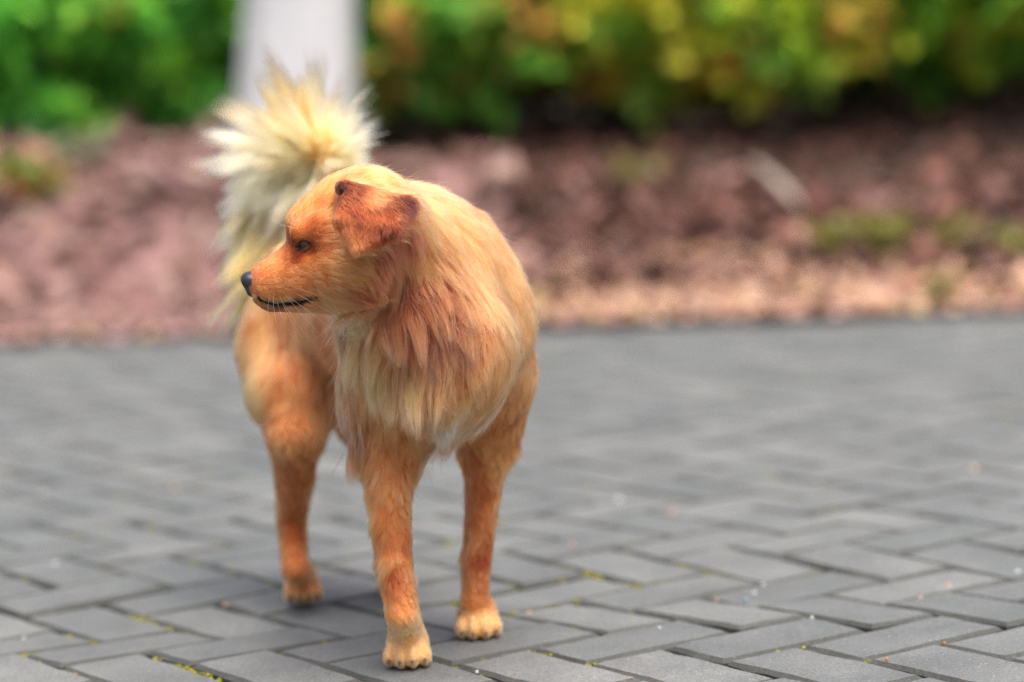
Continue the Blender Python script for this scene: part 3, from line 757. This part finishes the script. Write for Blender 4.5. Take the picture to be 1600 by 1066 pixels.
# --- coat map: photo pixel, hair direction in the picture, length mm, lift, colour
COAT = [
 # face
 (400, 428, 1, -.5, 3, .1, (196, 128, 76)), (425, 412, 1, -.55, 4, .1, (226, 168, 104)), (450, 398, 1, -.6, 5, .12, (214, 146, 86)), (412, 448, 1, .1, 4, .15, (206, 138, 78)),
 (432, 448, 1, .2, 5, .15, (212, 146, 84)), (425, 466, .9, .4, 5, .15, (222, 160, 98)), (460, 430, 1, .25, 6, .15, (226, 166, 104)), (480, 415, 1, .45, 7, .15, (240, 194, 140)),
 (462, 398, 1, .1, 4, .1, (150, 70, 34)), (455, 375, .6, -.8, 4, .1, (120, 52, 26)), (470, 366, .9, -.5, 5, .12, (226, 166, 108)), (490, 378, 1, .1, 6, .12, (196, 116, 64)), (487, 392, 1, .35, 6, .12, (184, 104, 56)),
 (462, 345, .5, -.8, 6, .15, (222, 156, 92)), (480, 318, .6, -.75, 6, .12, (240, 190, 124)), (505, 290, .8, -.6, 8, .15, (244, 202, 142)), (495, 345, .9, -.35, 8, .15, (190, 112, 60)), (520, 330, 1, -.3, 9, .15, (218, 152, 88)),
 (545, 258, 1, -.25, 14, .3, (246, 212, 156)), (590, 256, 1, .1, 22, .32, (246, 208, 150)), (570, 285, 1, .05, 14, .22, (240, 192, 130)),
 (512, 375, 1, .15, 9, .15, (206, 132, 74)), (515, 410, 1, .4, 12, .18, (222, 160, 94)), (540, 430, .9, .5, 16, .2, (214, 150, 86)), (500, 440, 1, .3, 9, .18, (226, 166, 102)), (480, 452, 1, .2, 6, .15, (226, 170, 108)), (515, 470, 1, .35, 10, .2, (206, 140, 80)),
 (455, 480, .9, .35, 6, .15, (216, 160, 102)), (430, 484, .8, .4, 5, .15, (150, 96, 62)),
 (560, 460, .8, .65, 22, .22, (160, 80, 40)), (580, 430, .6, .85, 26, .22, (178, 98, 52)), (560, 400, .7, .6, 16, .2, (206, 134, 76)), (590, 395, .5, .85, 26, .22, (166, 84, 42)),
 # neck and back
 (640, 290, .95, .3, 28, .28, (246, 206, 146)), (690, 318, .85, .5, 30, .26, (246, 202, 138)), (665, 350, .85, .5, 34, .24, (242, 190, 124)), (640, 370, .55, .85, 32, .22, (170, 86, 42)), (655, 395, .7, .75, 36, .24, (238, 186, 124)),
 (740, 365, .7, .7, 28, .25, (246, 200, 134)), (720, 420, .6, .8, 34, .24, (236, 178, 110)), (780, 410, .5, .85, 26, .25, (244, 194, 126)), (815, 470, .25, .95, 22, .25, (240, 184, 114)), (770, 480, .35, .95, 30, .24, (230, 166, 98)),
 (825, 560, 0, 1, 18, .22, (232, 166, 96)), (785, 560, -.05, 1, 18, .22, (216, 144, 78)), (815, 640, -.15, 1, 11, .22, (206, 128, 66)), (770, 620, .05, 1, 13, .2, (214, 142, 78)),
 # ruff
 (640, 440, .35, .92, 42, .22, (168, 86, 40)), (680, 460, .4, .9, 44, .22, (182, 100, 48)), (610, 470, .05, 1, 46, .22, (172, 92, 44)), (650, 510, .12, 1, 56, .22, (176, 95, 46)), (700, 510, .25, .95, 44, .22, (174, 94, 45)), (735, 520, .2, .97, 38, .22, (206, 132, 70)),
 (575, 490, -.3, .95, 46, .3, (222, 162, 98)), (545, 505, -.65, .8, 58, .5, (244, 194, 130)), (540, 550, -.6, .82, 56, .45, (242, 190, 124)), (590, 545, -.18, 1, 62, .25, (236, 180, 112)), (565, 600, -.3, .95, 27, .3, (226, 168, 104)),
 (630, 570, -.05, 1, 64, .24, (230, 172, 104)), (680, 570, .05, 1, 60, .24, (222, 164, 98)), (720, 590, .05, 1, 32, .24, (206, 138, 76)), (600, 640, -.12, 1, 20, .22, (214, 146, 82)), (650, 640, 0, 1, 28, .24, (216, 150, 86)), (690, 640, 0, 1, 30, .25, (222, 162, 98)), (735, 650, .05, 1, 14, .2, (214, 144, 80)),
 (703, 658, .02, 1, 62, .25, (250, 238, 218)), (688, 692, -.05, 1, 60, .25, (214, 156, 98)), (655, 672, 0, 1, 24, .2, (206, 134, 74)), (742, 676, .05, 1, 16, .2, (200, 126, 68)),
 # fore legs
 (612, 700, -.1, 1, 18, .2, (210, 140, 78)), (584, 725, -.4, .9, 24, .35, (226, 164, 98)), (640, 720, .1, 1, 14, .2, (192, 114, 58)), (600, 780, -.15, 1, 15, .25, (222, 158, 92)), (588, 800, -.6, .75, 24, .5, (238, 186, 124)), (632, 800, .15, 1, 11, .2, (214, 144, 80)), (612, 850, -.1, 1, 14, .25, (204, 130, 70)), (596, 880, -.55, .8, 22, .5, (226, 160, 96)), (620, 905, .1, 1, 12, .22, (186, 96, 46)), (636, 900, .2, 1, 10, .2, (220, 152, 88)),
 (625, 945, .08, 1, 9, .2, (230, 172, 108)), (630, 968, .06, 1, 8, .2, (240, 196, 142)), (634, 985, .05, 1, 7, .18, (250, 222, 180)), (620, 1020, -.1, 1, 4, .12, (250, 222, 180)), (655, 1020, .15, 1, 4, .12, (250, 222, 180)),
 (765, 700, .05, 1, 17, .2, (214, 142, 78)), (735, 710, -.1, 1, 16, .2, (186, 104, 54)), (786, 720, .2, .95, 14, .3, (222, 154, 88)), (745, 780, -.05, 1, 12, .22, (198, 120, 64)), (770, 790, .1, 1, 11, .22, (210, 136, 74)), (735, 850, -.15, 1, 11, .22, (214, 142, 80)), (758, 870, .1, 1, 11, .22, (164, 76, 36)), (735, 920, -.1, 1, 9, .22, (216, 144, 82)), (755, 925, .05, 1, 8, .2, (200, 122, 66)), (744, 945, .05, 1, 7, .18, (234, 180, 120)), (748, 965, .05, 1, 6, .16, (250, 222, 180)), (735, 990, -.1, 1, 4, .12, (250, 222, 180)), (770, 990, .15, 1, 4, .12, (250, 222, 180)),
 # haunch and hind leg
 (440, 530, -.1, 1, 32, .26, (222, 150, 84)), (408, 520, -.3, .95, 22, .3, (242, 196, 134)), (400, 590, -.35, .9, 22, .35, (246, 204, 146)), (430, 600, -.1, 1, 25, .24, (214, 138, 74)), (480, 560, .1, 1, 32, .26, (204, 122, 62)), (520, 540, .15, 1, 26, .2, (190, 102, 50)), (500, 640, .15, 1, 22, .24, (204, 126, 66)), (420, 650, -.15, 1, 16, .22, (214, 138, 74)), (460, 680, .05, 1, 13, .2, (204, 130, 72)), (462, 740, 0, 1, 12, .2, (190, 112, 58)), (456, 810, 0, 1, 10, .2, (196, 120, 64)), (460, 870, .05, 1, 8, .2, (206, 132, 72)), (472, 915, .1, 1, 5, .16, (232, 176, 116)), (476, 938, .1, 1, 4, .12, (250, 222, 180)),
 (540, 620, .1, 1, 48, .3, (184, 106, 56)), (548, 655, 0, 1, 60, .35, (150, 92, 56)),
]
EARC = [(548, 300, .6, .75, 7, .2, (122, 56, 26)), (534, 300, .2, 1, 5, .12, (56, 26, 13)), (585, 312, .5, .8, 10, .25, (190, 120, 66)), (632, 324, .55, .85, 14, .3, (92, 40, 18)), (560, 335, 0, 1, 7, .2, (146, 72, 34)), (600, 335, .1, 1, 8, .2, (154, 78, 38)), (541, 352, 0, 1, 7, .2, (184, 108, 56)), (570, 365, -.1, 1, 7, .2, (150, 76, 36)), (557, 390, -.1, 1, 6, .2, (190, 118, 66)), (604, 364, .2, 1, 9, .25, (116, 54, 26))]
def furc(cs):
    c = np.array([lin(q) for q in cs]); br = c[:, 2] / c[:, 0]
    k = np.stack([np.interp(br, [.12, .24, .45, .8], q) for q in ((.82, .87, .95, 1), (.73, .46, .70, .95), (.78, .29, .46, .9))], 1)
    return c * k
CT = np.array([c[:6] for c in COAT], float); CC = furc([c[6] for c in COAT])
CPOS, _hit = surf(CT[:, 0], CT[:, 1])
CT, CC, CPOS = CT[_hit], CC[_hit], CPOS[_hit]
ET = np.array([c[:6] for c in EARC], float); EC_ = furc([c[6] for c in EARC]); EPOS, _h2 = surf(ET[:, 0], ET[:, 1])

def idw(p, cpos, power=4.5):
    d2 = ((p[:, None, :] - cpos[None]) ** 2).sum(-1) + 4e-5
    w = d2 ** (-power / 2); return w / w.sum(1, keepdims=True)
def coat_at(p, nrm):
    """per root: hair direction, length (m), lift, colour, region"""
    n = len(p)
    D = np.zeros((n, 3)); Ln = np.zeros(n); Lf = np.zeros(n); Co = np.zeros((n, 3))
    for s in range(0, n, 20000):
        e = slice(s, min(n, s + 20000))
        w = idw(p[e], CPOS); t = w @ CT
        D[e] = t[:, 2:3] * C_R - t[:, 3:4] * C_U; Ln[e] = t[:, 4] / 1000 * (.62 + .2 * sm(.05, .09, p[e][:, 2]) + .18 * sm(.13, .24, p[e][:, 2])); Lf[e] = t[:, 5]; Co[e] = w @ CC
    reg = np.zeros(n, int)
    # ears
    ed = np.minimum(np.minimum(d_tri(p, EA, EB, EE, 0), d_tri(p, EB, EC, EE, 0)), d_tri(p, EC, ED, EE, 0))
    m = (ed < .0075) & (nrm[:, 1] < .35)
    if m.any():
        w = idw(p[m], EPOS); t = w @ ET
        D[m] = t[:, 2:3] * C_R - t[:, 3:4] * C_U; Ln[m] = t[:, 4] / 1000; Lf[m] = t[:, 5]; Co[m] = w @ EC_; reg[m] = 1
    # tail plume
    td, tan, par, foot = tail_param(p)
    m = (td < .027) & (par > .09)
    if m.any():
        px_, py_ = project(p[m])
        rad = (px_ - 486)[:, None] * C_R - (py_ - 254)[:, None] * C_U; rad /= np.linalg.norm(rad, axis=1, keepdims=True) + 1e-6
        out = nrm[m]
        up = sm(.27, .56, par[m])[:, None]
        d = (0.22 + .40 * up) * rad + 0.60 * out + 0.30 * tan[m] * up + (1 - up) * (C_R * -.10 - C_U * .85) + up * (C_R * -.14 + C_U * .12)
        D[m] = d / np.linalg.norm(d, axis=1, keepdims=True)
        Ln[m] = (.086 - .010 * sm(.22, .45, par[m]) - .022 * sm(.7, .95, par[m])) * (1 - .42 * np.clip(rad @ C_R, 0, 1)) * (1 - .20 * np.clip(-(rad @ C_R), 0, 1)); Lf[m] = .55
        Co[m] = np.array([.86, .42, .12]) + (np.array([.92, .60, .26]) - np.array([.86, .42, .12])) * sm(.15, .45, par[m])[:, None]; reg[m] = 2
    return D, Ln, Lf, Co, reg

tris = np.concatenate([BQ[:, [0, 1, 2]], BQ[:, [0, 2, 3]]])
tv = BV[tris]; tn = np.cross(tv[:, 1] - tv[:, 0], tv[:, 2] - tv[:, 0]); ar = np.linalg.norm(tn, axis=1) / 2
tc = tv.mean(1)
tnrm = grad(tc)
if (tnrm * tn).sum() < 0: BQ = BQ[:, ::-1]
m_skin, nt, N, L, b = new_mat('dog_skin')
at = N.new('ShaderNodeAttribute'); at.attribute_name = 'tint'; L.new(at.outputs['Color'], b.inputs['Base Color']); b.inputs['Roughness'].default_value = .8; b.inputs['Specular IOR Level'].default_value = .2
dog_base = ground(620, 975)
dog = empty('dog', tuple(dog_base)); tag(dog, 'golden orange furry dog with raised cream tail and turned head, standing on pavers', 'dog')
DB = np.asarray(dog_base)
me = mesh_np('body', BV - DB, BQ, m_skin, True)
nrmV = grad(BV); _, _, _, coV, regV = coat_at(BV, nrmV)
mouth_d = np.min([d_cone(BV, a, b_, r1, r2) for a, b_, r1, r2 in zip(mo[:-1], mo[1:], _mr[:-1], _mr[1:])], axis=0)
tint = coV * .8
tint = np.where((mouth_d < .0021)[:, None], np.array([.012, .010, .010]), tint)
set_tint(me, tint, 'POINT')
body = link('body', me, dog)

# --- hair strands
m_fur, nt, N, L, b = new_mat('fur')
at = N.new('ShaderNodeAttribute'); at.attribute_name = 'fur_color'
hb = N.new('ShaderNodeBsdfHairPrincipled'); hb.model = 'CHIANG'; hb.parametrization = 'COLOR'
L.new(at.outputs['Color'], hb.inputs['Color'])
hb.inputs['IOR'].default_value = 1.42; hb.inputs['Roughness'].default_value = .46; hb.inputs['Radial Roughness'].default_value = .55; hb.inputs['Coat'].default_value = 0.0
hb.inputs['Random Roughness'].default_value = .2
L.new(hb.outputs[0], N['Material Output'].inputs[0])

def sample_roots(n, weight, seed):
    r = np.random.default_rng(seed); pr = ar * weight; pr = pr / pr.sum()
    i = r.choice(len(ar), n, p=pr); u = np.sqrt(r.random(n)); v = r.random(n)
    return tv[i, 0] * (1 - u)[:, None] + tv[i, 1] * (u * (1 - v))[:, None] + tv[i, 2] * (u * v)[:, None]

def strands(p, nrm, D, Ln, Lf, reg, K, seed, grav=.25, wav=.35):
    r = np.random.default_rng(seed); n = len(p)
    tan = D - (D * nrm).sum(1, keepdims=True) * nrm; tan /= np.linalg.norm(tan, axis=1, keepdims=True) + 1e-6
    tailm = (reg == 2)[:, None]
    base = np.where(tailm, D, tan)
    lg = (1 - sm(.20, .27, p[:, 2]))[:, None] * sm(.035, .07, p[:, 2])[:, None]
    flow = (vnoise3(p * 26.0) * .30 + vnoise3(p * 80.0) * .16) * (1 + .9 * lg)
    Lf = Lf * (1 + .6 * lg[:, 0])
    d0 = base * (1 - .35 * Lf)[:, None] + nrm * (Lf * 1.15 + .06)[:, None] + flow * np.where(tailm, .6, 1)
    d0 /= np.linalg.norm(d0, axis=1, keepdims=True)
    pts = np.zeros((n, K, 3)); pts[:, 0] = p - nrm * .001
    cur = d0; st = (Ln / (K - 1))[:, None]
    ph = r.random((n, 1)) * 6.28
    long_ = sm(.012, .045, Ln)[:, None]
    for k in range(1, K):
        t = k / (K - 1)
        tgt = np.where(tailm, base + flow * .5, base + flow * .7)
        cur = cur * .72 + tgt * .28 + np.array([0, 0, -1.0]) * grav * t * np.where(tailm, .35, 1.0) * long_
        wv = vnoise3(p * 30.0 + k * 0.55 + 40) * wav * .35 * long_
        c2 = cur + wv; c2 /= np.linalg.norm(c2, axis=1, keepdims=True); cur = cur / np.linalg.norm(cur, axis=1, keepdims=True)
        q = pts[:, k - 1] + c2 * st
        sd_ = tril(q); mn = .0012 + .004 * t * np.minimum(1, Ln / .03)
        push = np.maximum(0, mn - sd_)
        if (push > 0).any():
            w = push > 0; q[w] += grad(q[w]) * np.minimum(push[w], .012)[:, None]
        pts[:, k] = q
    return pts

def nearest(guides, p):
    """index of the nearest guide root, by a coarse hash grid"""
    from mathutils import kdtree
    kd = kdtree.KDTree(len(guides))
    for i, g_ in enumerate(guides): kd.insert(g_, i)
    kd.balance()
    return np.fromiter((kd.find(q)[1] for q in p), int, len(p))

ppx_, ppy_ = project(tc)
facing = -(tnrm @ _fw)
vis = 0.28 + 0.72 * sm(-.45, .1, facing)
td_, _, par_, _ = tail_param(tc)
headm = (ppx_ < 600) & (ppy_ < 490) & (tc[:, 1] < 3.2)
dens = vis * np.where(headm, 2.6, 1.0) * np.where((td_ < .027) & (par_ > .09), 3.6 + 2.2 * (1 - sm(.25, .5, par_)), 1.0)
dens = np.where(tc[:, 2] < .10, dens * 1.6, dens)
# no hair on the nose, in the mouth, under the paws or on the eyeball
NOSE = P(391, 441, 3.092); EYE = surf(np.array([473.5]), np.array([384.0]))[0][0]
mouth_t = np.min([d_cone(tc, a, b_, r1, r2) for a, b_, r1, r2 in zip(mo[:-1], mo[1:], _mr[:-1], _mr[1:])], axis=0)
bald = (np.linalg.norm(tc - NOSE, axis=1) < .0155) | (mouth_t < .0007) | (np.linalg.norm(tc - EYE, axis=1) < .0060) | ((tc[:, 2] < .006) & (tnrm[:, 2] < -.3))
dens = np.where(bald, 0, dens)

NG, NH, K = 11000, 340000, 7
rr = np.random.default_rng(5)
tailt = (td_ < .027) & (par_ > .09)
gdens = np.where(tailt, dens * .36, dens)
gp = sample_roots(NG, gdens, 1); gn = grad(gp); gD, gL, gLf, gC, gR = coat_at(gp, gn)
gL = gL * np.where(gR == 2, np.clip(rr.lognormal(-.08, .32, NG), .45, 1.75), rr.uniform(.55, 1.30, NG))
gLf = gLf * np.where(gR == 2, 1, rr.uniform(.25, 1.7, NG)); gD = gD + rr.normal(0, .17, gD.shape) * (gR != 2)[:, None]
GPTS = strands(gp, gn, gD, gL, gLf, gR, K, 11)
gtone = rr.normal(0, 1, NG)
# small locks gather into larger ones where the hair is long
NB = 1000
bi = nearest(gp[:NB], gp)
t7 = np.linspace(0, 1, K)[None, :, None]
wb = (.85 * sm(.026, .040, gL) * (np.linalg.norm(gp - gp[bi], axis=1) < .034) * (gR == gR[bi]) * (gR != 2))[:, None, None] * t7 ** .85
GB = GPTS[bi]; GB = GB[:, :1] + (GB - GB[:, :1]) * np.clip((gL / gL[bi])[:, None, None], .6, 1.2)
GPTS = GPTS * (1 - wb) + GB * wb
gtone = .75 * gtone + .65 * gtone[bi]
hp = sample_roots(NH, dens, 2); hn = grad(hp); hD, hL, hLf, hC, hR = coat_at(hp, hn)
gi = nearest(gp, hp)
hL = hL * np.where(hR == 2, rr.uniform(.75, 1.05, NH) * gL[gi] / np.maximum(hL, .02), rr.uniform(.62, 1.12, NH))
HP = strands(hp, hn, hD, hL, hLf, hR, K, 12)
# pull each strand towards its lock
tt = np.linspace(0, 1, K)[None, :, None]
cl = np.clip(.40 + .55 * sm(.018, .042, hL), 0, .95) * rr.uniform(.62, 1.0, NH)
cl = np.where(hp[:, 2] < .24, np.maximum(cl, .62 * rr.uniform(.6, 1.1, NH)), cl)
cl = np.where(hR == 2, cl * .86, cl)
w = cl[:, None, None] * tt ** np.where(hL > .03, .75, 1.0)[:, None, None]
lenr = (hL / np.maximum(gL[gi], 1e-4))[:, None, None]
GT = GPTS[gi]
gl = GT[:, :1] + (GT - GT[:, :1]) * np.clip(lenr, .4, 1.25)
same = (np.linalg.norm(hp - gp[gi], axis=1) < .02) & ((hR == gR[gi]))
w = w * same[:, None, None]
HP = HP * (1 - w) + gl * w
HP += rr.normal(0, 1, (NH, 1, 3)) * (.0011 * tt) * np.minimum(1.5, hL / .02)[:, None, None]
# stray hairs
stray = (rr.random(NH) < .014) & (hR != 2)
HP[stray] += (hn[stray][:, None] * .3 + rr.normal(0, .35, (stray.sum(), 1, 3))) * (tt ** 1.5) * (hL[stray] * .6)[:, None, None]
sdp = tril(HP.reshape(-1, 3)).reshape(NH, K); push = np.clip(.0008 - sdp, 0, .01); push[:, 0] = 0
if (push > 0).any():
    m = push > 0; HP[m] += grad(HP[m]) * push[m][:, None]
HP[..., 2] = np.maximum(HP[..., 2], .0015)
# strand colours: lock tone, single hair tone
val = 1 + (.22 + .16 * sm(.022, .04, hL)) * gtone[gi] + rr.normal(0, .13, NH)
colr = hC * np.clip(val, .42, 1.6)[:, None]
rd = sm(.4, 1.6, rr.normal(0, 1, NH) - gtone[gi] * .6)[:, None]
colr = colr * (1 - rd * np.array([.16, .26, .36]))
# tail: orange near the bone, cream tips are handled per point below
colr = np.clip(colr, .01, .93)
def hair_object(name, pts, cols, rad_root, parent, tipmul=None, label=None):
    n, k = pts.shape[:2]
    hc = bpy.data.hair_curves.new(name); hc.add_curves([k] * n)
    hc.attributes['position'].data.foreach_set('vector', (pts - DB).astype(np.float32).ravel())
    ra = hc.attributes.get('radius') or hc.attributes.new('radius', 'FLOAT', 'POINT')
    prof = np.array([1, 1, .95, .85, .7, .5, .15])[:k] if k == 7 else np.linspace(1, .1, k)
    ra.data.foreach_set('value', (np.asarray(rad_root)[:, None] * prof[None]).astype(np.float32).ravel())
    fc = hc.attributes.new('fur_color', 'FLOAT_COLOR', 'POINT')
    c4 = np.ones((n, k, 4), np.float32); c4[..., :3] = cols
    fc.data.foreach_set('color', c4.ravel())
    hc.materials.append(m_fur)
    o = link(name, hc, parent)
    if label: o['label'] = label
    return o
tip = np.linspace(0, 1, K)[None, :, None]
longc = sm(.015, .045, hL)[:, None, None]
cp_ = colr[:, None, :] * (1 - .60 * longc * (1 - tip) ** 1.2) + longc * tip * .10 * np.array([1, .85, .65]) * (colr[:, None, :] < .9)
tm = hR == 2
rootc = furc([(226, 158, 90)])[0]
cp_[tm] = rootc * (1 - sm(.06, .62, tip)) + colr[tm][:, None, :] * sm(.06, .62, tip)
cp_ = np.clip(cp_, .008, .93)
rad = np.where(hR == 2, .00018, np.where(hL < .008, .00012, .00016))
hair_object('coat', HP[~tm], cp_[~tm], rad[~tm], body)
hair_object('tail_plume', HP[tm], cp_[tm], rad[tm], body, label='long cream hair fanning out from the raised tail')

# --- nose
def mini_nets(fn, lo, hi, h):
    n_ = np.ceil((np.asarray(hi) - lo) / h).astype(int)
    g3 = np.stack(np.meshgrid(*[lo[i] + h * np.arange(n_[i]) for i in range(3)], indexing='ij'), -1)
    v_, q_ = surface_nets(fn(g3).astype(np.float32)); v_ = v_ * h + lo
    a_ = v_[q_]; nn = np.cross(a_[:, 1] - a_[:, 0], a_[:, 2] - a_[:, 0])
    if (nn * (a_.mean(1) - v_.mean(0))).sum() < 0: q_ = q_[:, ::-1]
    return v_, q_
def f_nose(p):
    d = d_ell(p, P(394, 435, 3.092), np.eye(3), np.array([.0092, .0130, .0068]))
    d = smin(d, d_cone(p, P(387, 438, 3.092), P(394, 455, 3.092), .0062, .0058), .006)
    for sgn in (-1, 1):
        d = smin(d, d_cone(p, P(389, 440, 3.092 + sgn * .0062), P(398, 447, 3.092 + sgn * .0088), .0058, .0046), .004)
    for sgn in (-1, 1):
        d = -smin(-d, d_cone(p, P(386, 444, 3.092) + np.array([-.002, sgn * .0062, 0]), P(396, 447, 3.092) + np.array([0, sgn * .0105, 0]), .0030, .0016), .002)
    d = -smin(-d, d_cone(p, P(378, 440, 3.092), P(388, 458, 3.092), .0009, .0009), .0012)
    return d
nc = P(391, 441, 3.092)
v_, q_ = mini_nets(f_nose, nc - .02, nc + .02, .0007)
m_nose, nt, N, L, b = new_mat('nose_leather')
geo = N.new('ShaderNodeNewGeometry'); vo = N.new('ShaderNodeTexVoronoi'); vo.inputs['Scale'].default_value = 1500; L.new(geo.outputs['Position'], vo.inputs['Vector'])
b.inputs['Base Color'].default_value = (.022, .024, .028, 1); b.inputs['Roughness'].default_value = .34; b.inputs['Specular IOR Level'].default_value = .6
bp = N.new('ShaderNodeBump'); bp.inputs['Strength'].default_value = .5; bp.inputs['Distance'].default_value = .0004; L.new(vo.outputs['Distance'], bp.inputs['Height']); L.new(bp.outputs[0], b.inputs['Normal'])
link('nose', mesh_np('nose', v_ - DB, q_, m_nose, True), body)

# --- eyes
def eye_parts(c, out, mir=1):
    out = np.asarray(out, float) / np.linalg.norm(out)
    fwd = P(440, 392, 3.09) - P(480, 380, 3.09); fwd = fwd - (fwd @ out) * out; fwd /= np.linalg.norm(fwd); up = np.cross(fwd, out); up *= np.sign(up[2])
    R = .0092
    V, F = ico(4)
    A = np.stack([fwd, up, out], 0)
    me = mesh_np('eye', V * R @ A + c - DB, F, m_eye, True)
    ang = np.arccos(np.clip(V[F].mean(1) @ (np.array([.25, .05, .97]) / 1.003), -1, 1))
    pupil, iris, white = np.array([.004, .003, .003]), np.array([.045, .018, .008]), np.array([.07, .045, .035])
    cc_ = np.where((ang < .30)[:, None], pupil, np.where((ang < .78)[:, None], iris, white))
    set_tint(me, cc_); e = link('eye', me, body)
    # lids: a shell round the eyeball with an almond opening
    th = np.linspace(0, 2 * math.pi, 41)[:-1]
    lv, lf = [], []
    for k, (s, rr_) in enumerate(((1.0, 1.01), (1.0, 1.10), (1.16, 1.12), (1.5, 1.06), (1.9, .9))):
        u = np.cos(th) * .80 * s; w_ = np.sin(th); w_ = np.where(w_ > 0, w_ * .38, w_ * .42) * (1 - .25 * np.cos(th) ** 2) * s + .05 - .10 * np.cos(th)
        q = np.stack([u, w_, np.sqrt(np.clip(1 - u * u - w_ * w_, .02, 1))], 1); q /= np.linalg.norm(q, axis=1, keepdims=True)
        lv.append(q * R * rr_)
    lv = np.concatenate(lv) @ A + c - DB
    for k in range(4):
        for i in range(40):
            lf.append((k * 40 + i, k * 40 + (i + 1) % 40, (k + 1) * 40 + (i + 1) % 40, (k + 1) * 40 + i))
    me = mesh_np('eyelid', lv, lf, m_lid, True)
    set_tint(me, np.array([[.018, .011, .009]] * 40 + [[.03, .016, .011]] * 40 + [[.20, .085, .035]] * 80)); link('eyelid', me, e)
m_eye, nt, N, L, b = new_mat('eye'); at = N.new('ShaderNodeAttribute'); at.attribute_name = 'tint'; L.new(at.outputs['Color'], b.inputs['Base Color']); b.inputs['Roughness'].default_value = .10; b.inputs['Specular IOR Level'].default_value = .28
m_lid = mat_attr('eyelid_skin', .5, .4)
ec, _ = surf(np.array([473.5]), np.array([384.0])); ec = ec[0]
en = np.array([-.38, -.9, .12])
eye_parts(ec - en / np.linalg.norm(en) * .0054, en)
e2 = ec + np.array([0, 2 * (3.094 - ec[1]), 0]); en2 = en * np.array([1, -1, 1])
eye_parts(e2 - en2 / np.linalg.norm(en2) * .0054, en2)

# --- claws
m_claw = mat_simple('claw', [(.05, .035, .028), (.12, .085, .065)], 300, .4, 0)
for key, (toes, f, s) in TOES.items():
    for t, dr in toes:
        dr = dr / np.linalg.norm(dr); a0 = t + dr * .0085 + np.array([0, 0, -.001]); path = [a0, a0 + dr * .005 + np.array([0, 0, -.0015]), a0 + dr * .0095 + np.array([0, 0, -.0065])]
        v_, f_ = tube(path, [.0022, .0019, .0005], 7)
        link('claw', mesh_np('claw', v_ - DB, f_, m_claw, True), body)

# --- whiskers and brow hairs
WH = []
for x, y, dx, dy, ln in ((428, 455, -.1, .9, .038), (436, 460, .35, .9, .045), (444, 458, .6, .75, .050), (450, 462, .8, .6, .046), (440, 468, .5, .85, .042), (432, 466, .2, .95, .036), (456, 455, .9, .45, .050),
                         (422, 462, -.3, .9, .03), (500, 470, .7, .75, .036), (520, 474, .5, .85, .034), (462, 352, -.85, -.35, .030), (460, 356, -.95, -.2, .034), (464, 348, -.75, -.6, .028), (450, 446, .95, .25, .045)):
    q, _ = surf(np.array([float(x)]), np.array([float(y)])); q = q[0]
    d = C_R * dx - C_U * dy; d = d / np.linalg.norm(d) + np.array([0, -.35, 0]); d /= np.linalg.norm(d)
    WH.append([q + d * ln * t + np.array([0, 0, -.006]) * t * t * (1 if dy > 0 else -.3) + C_R * .010 * t * t for t in np.linspace(0, 1, 7)])
WH = np.array(WH)
hair_object('whiskers', WH, np.full((len(WH), 7, 3), .85), np.full(len(WH), .00015), body)
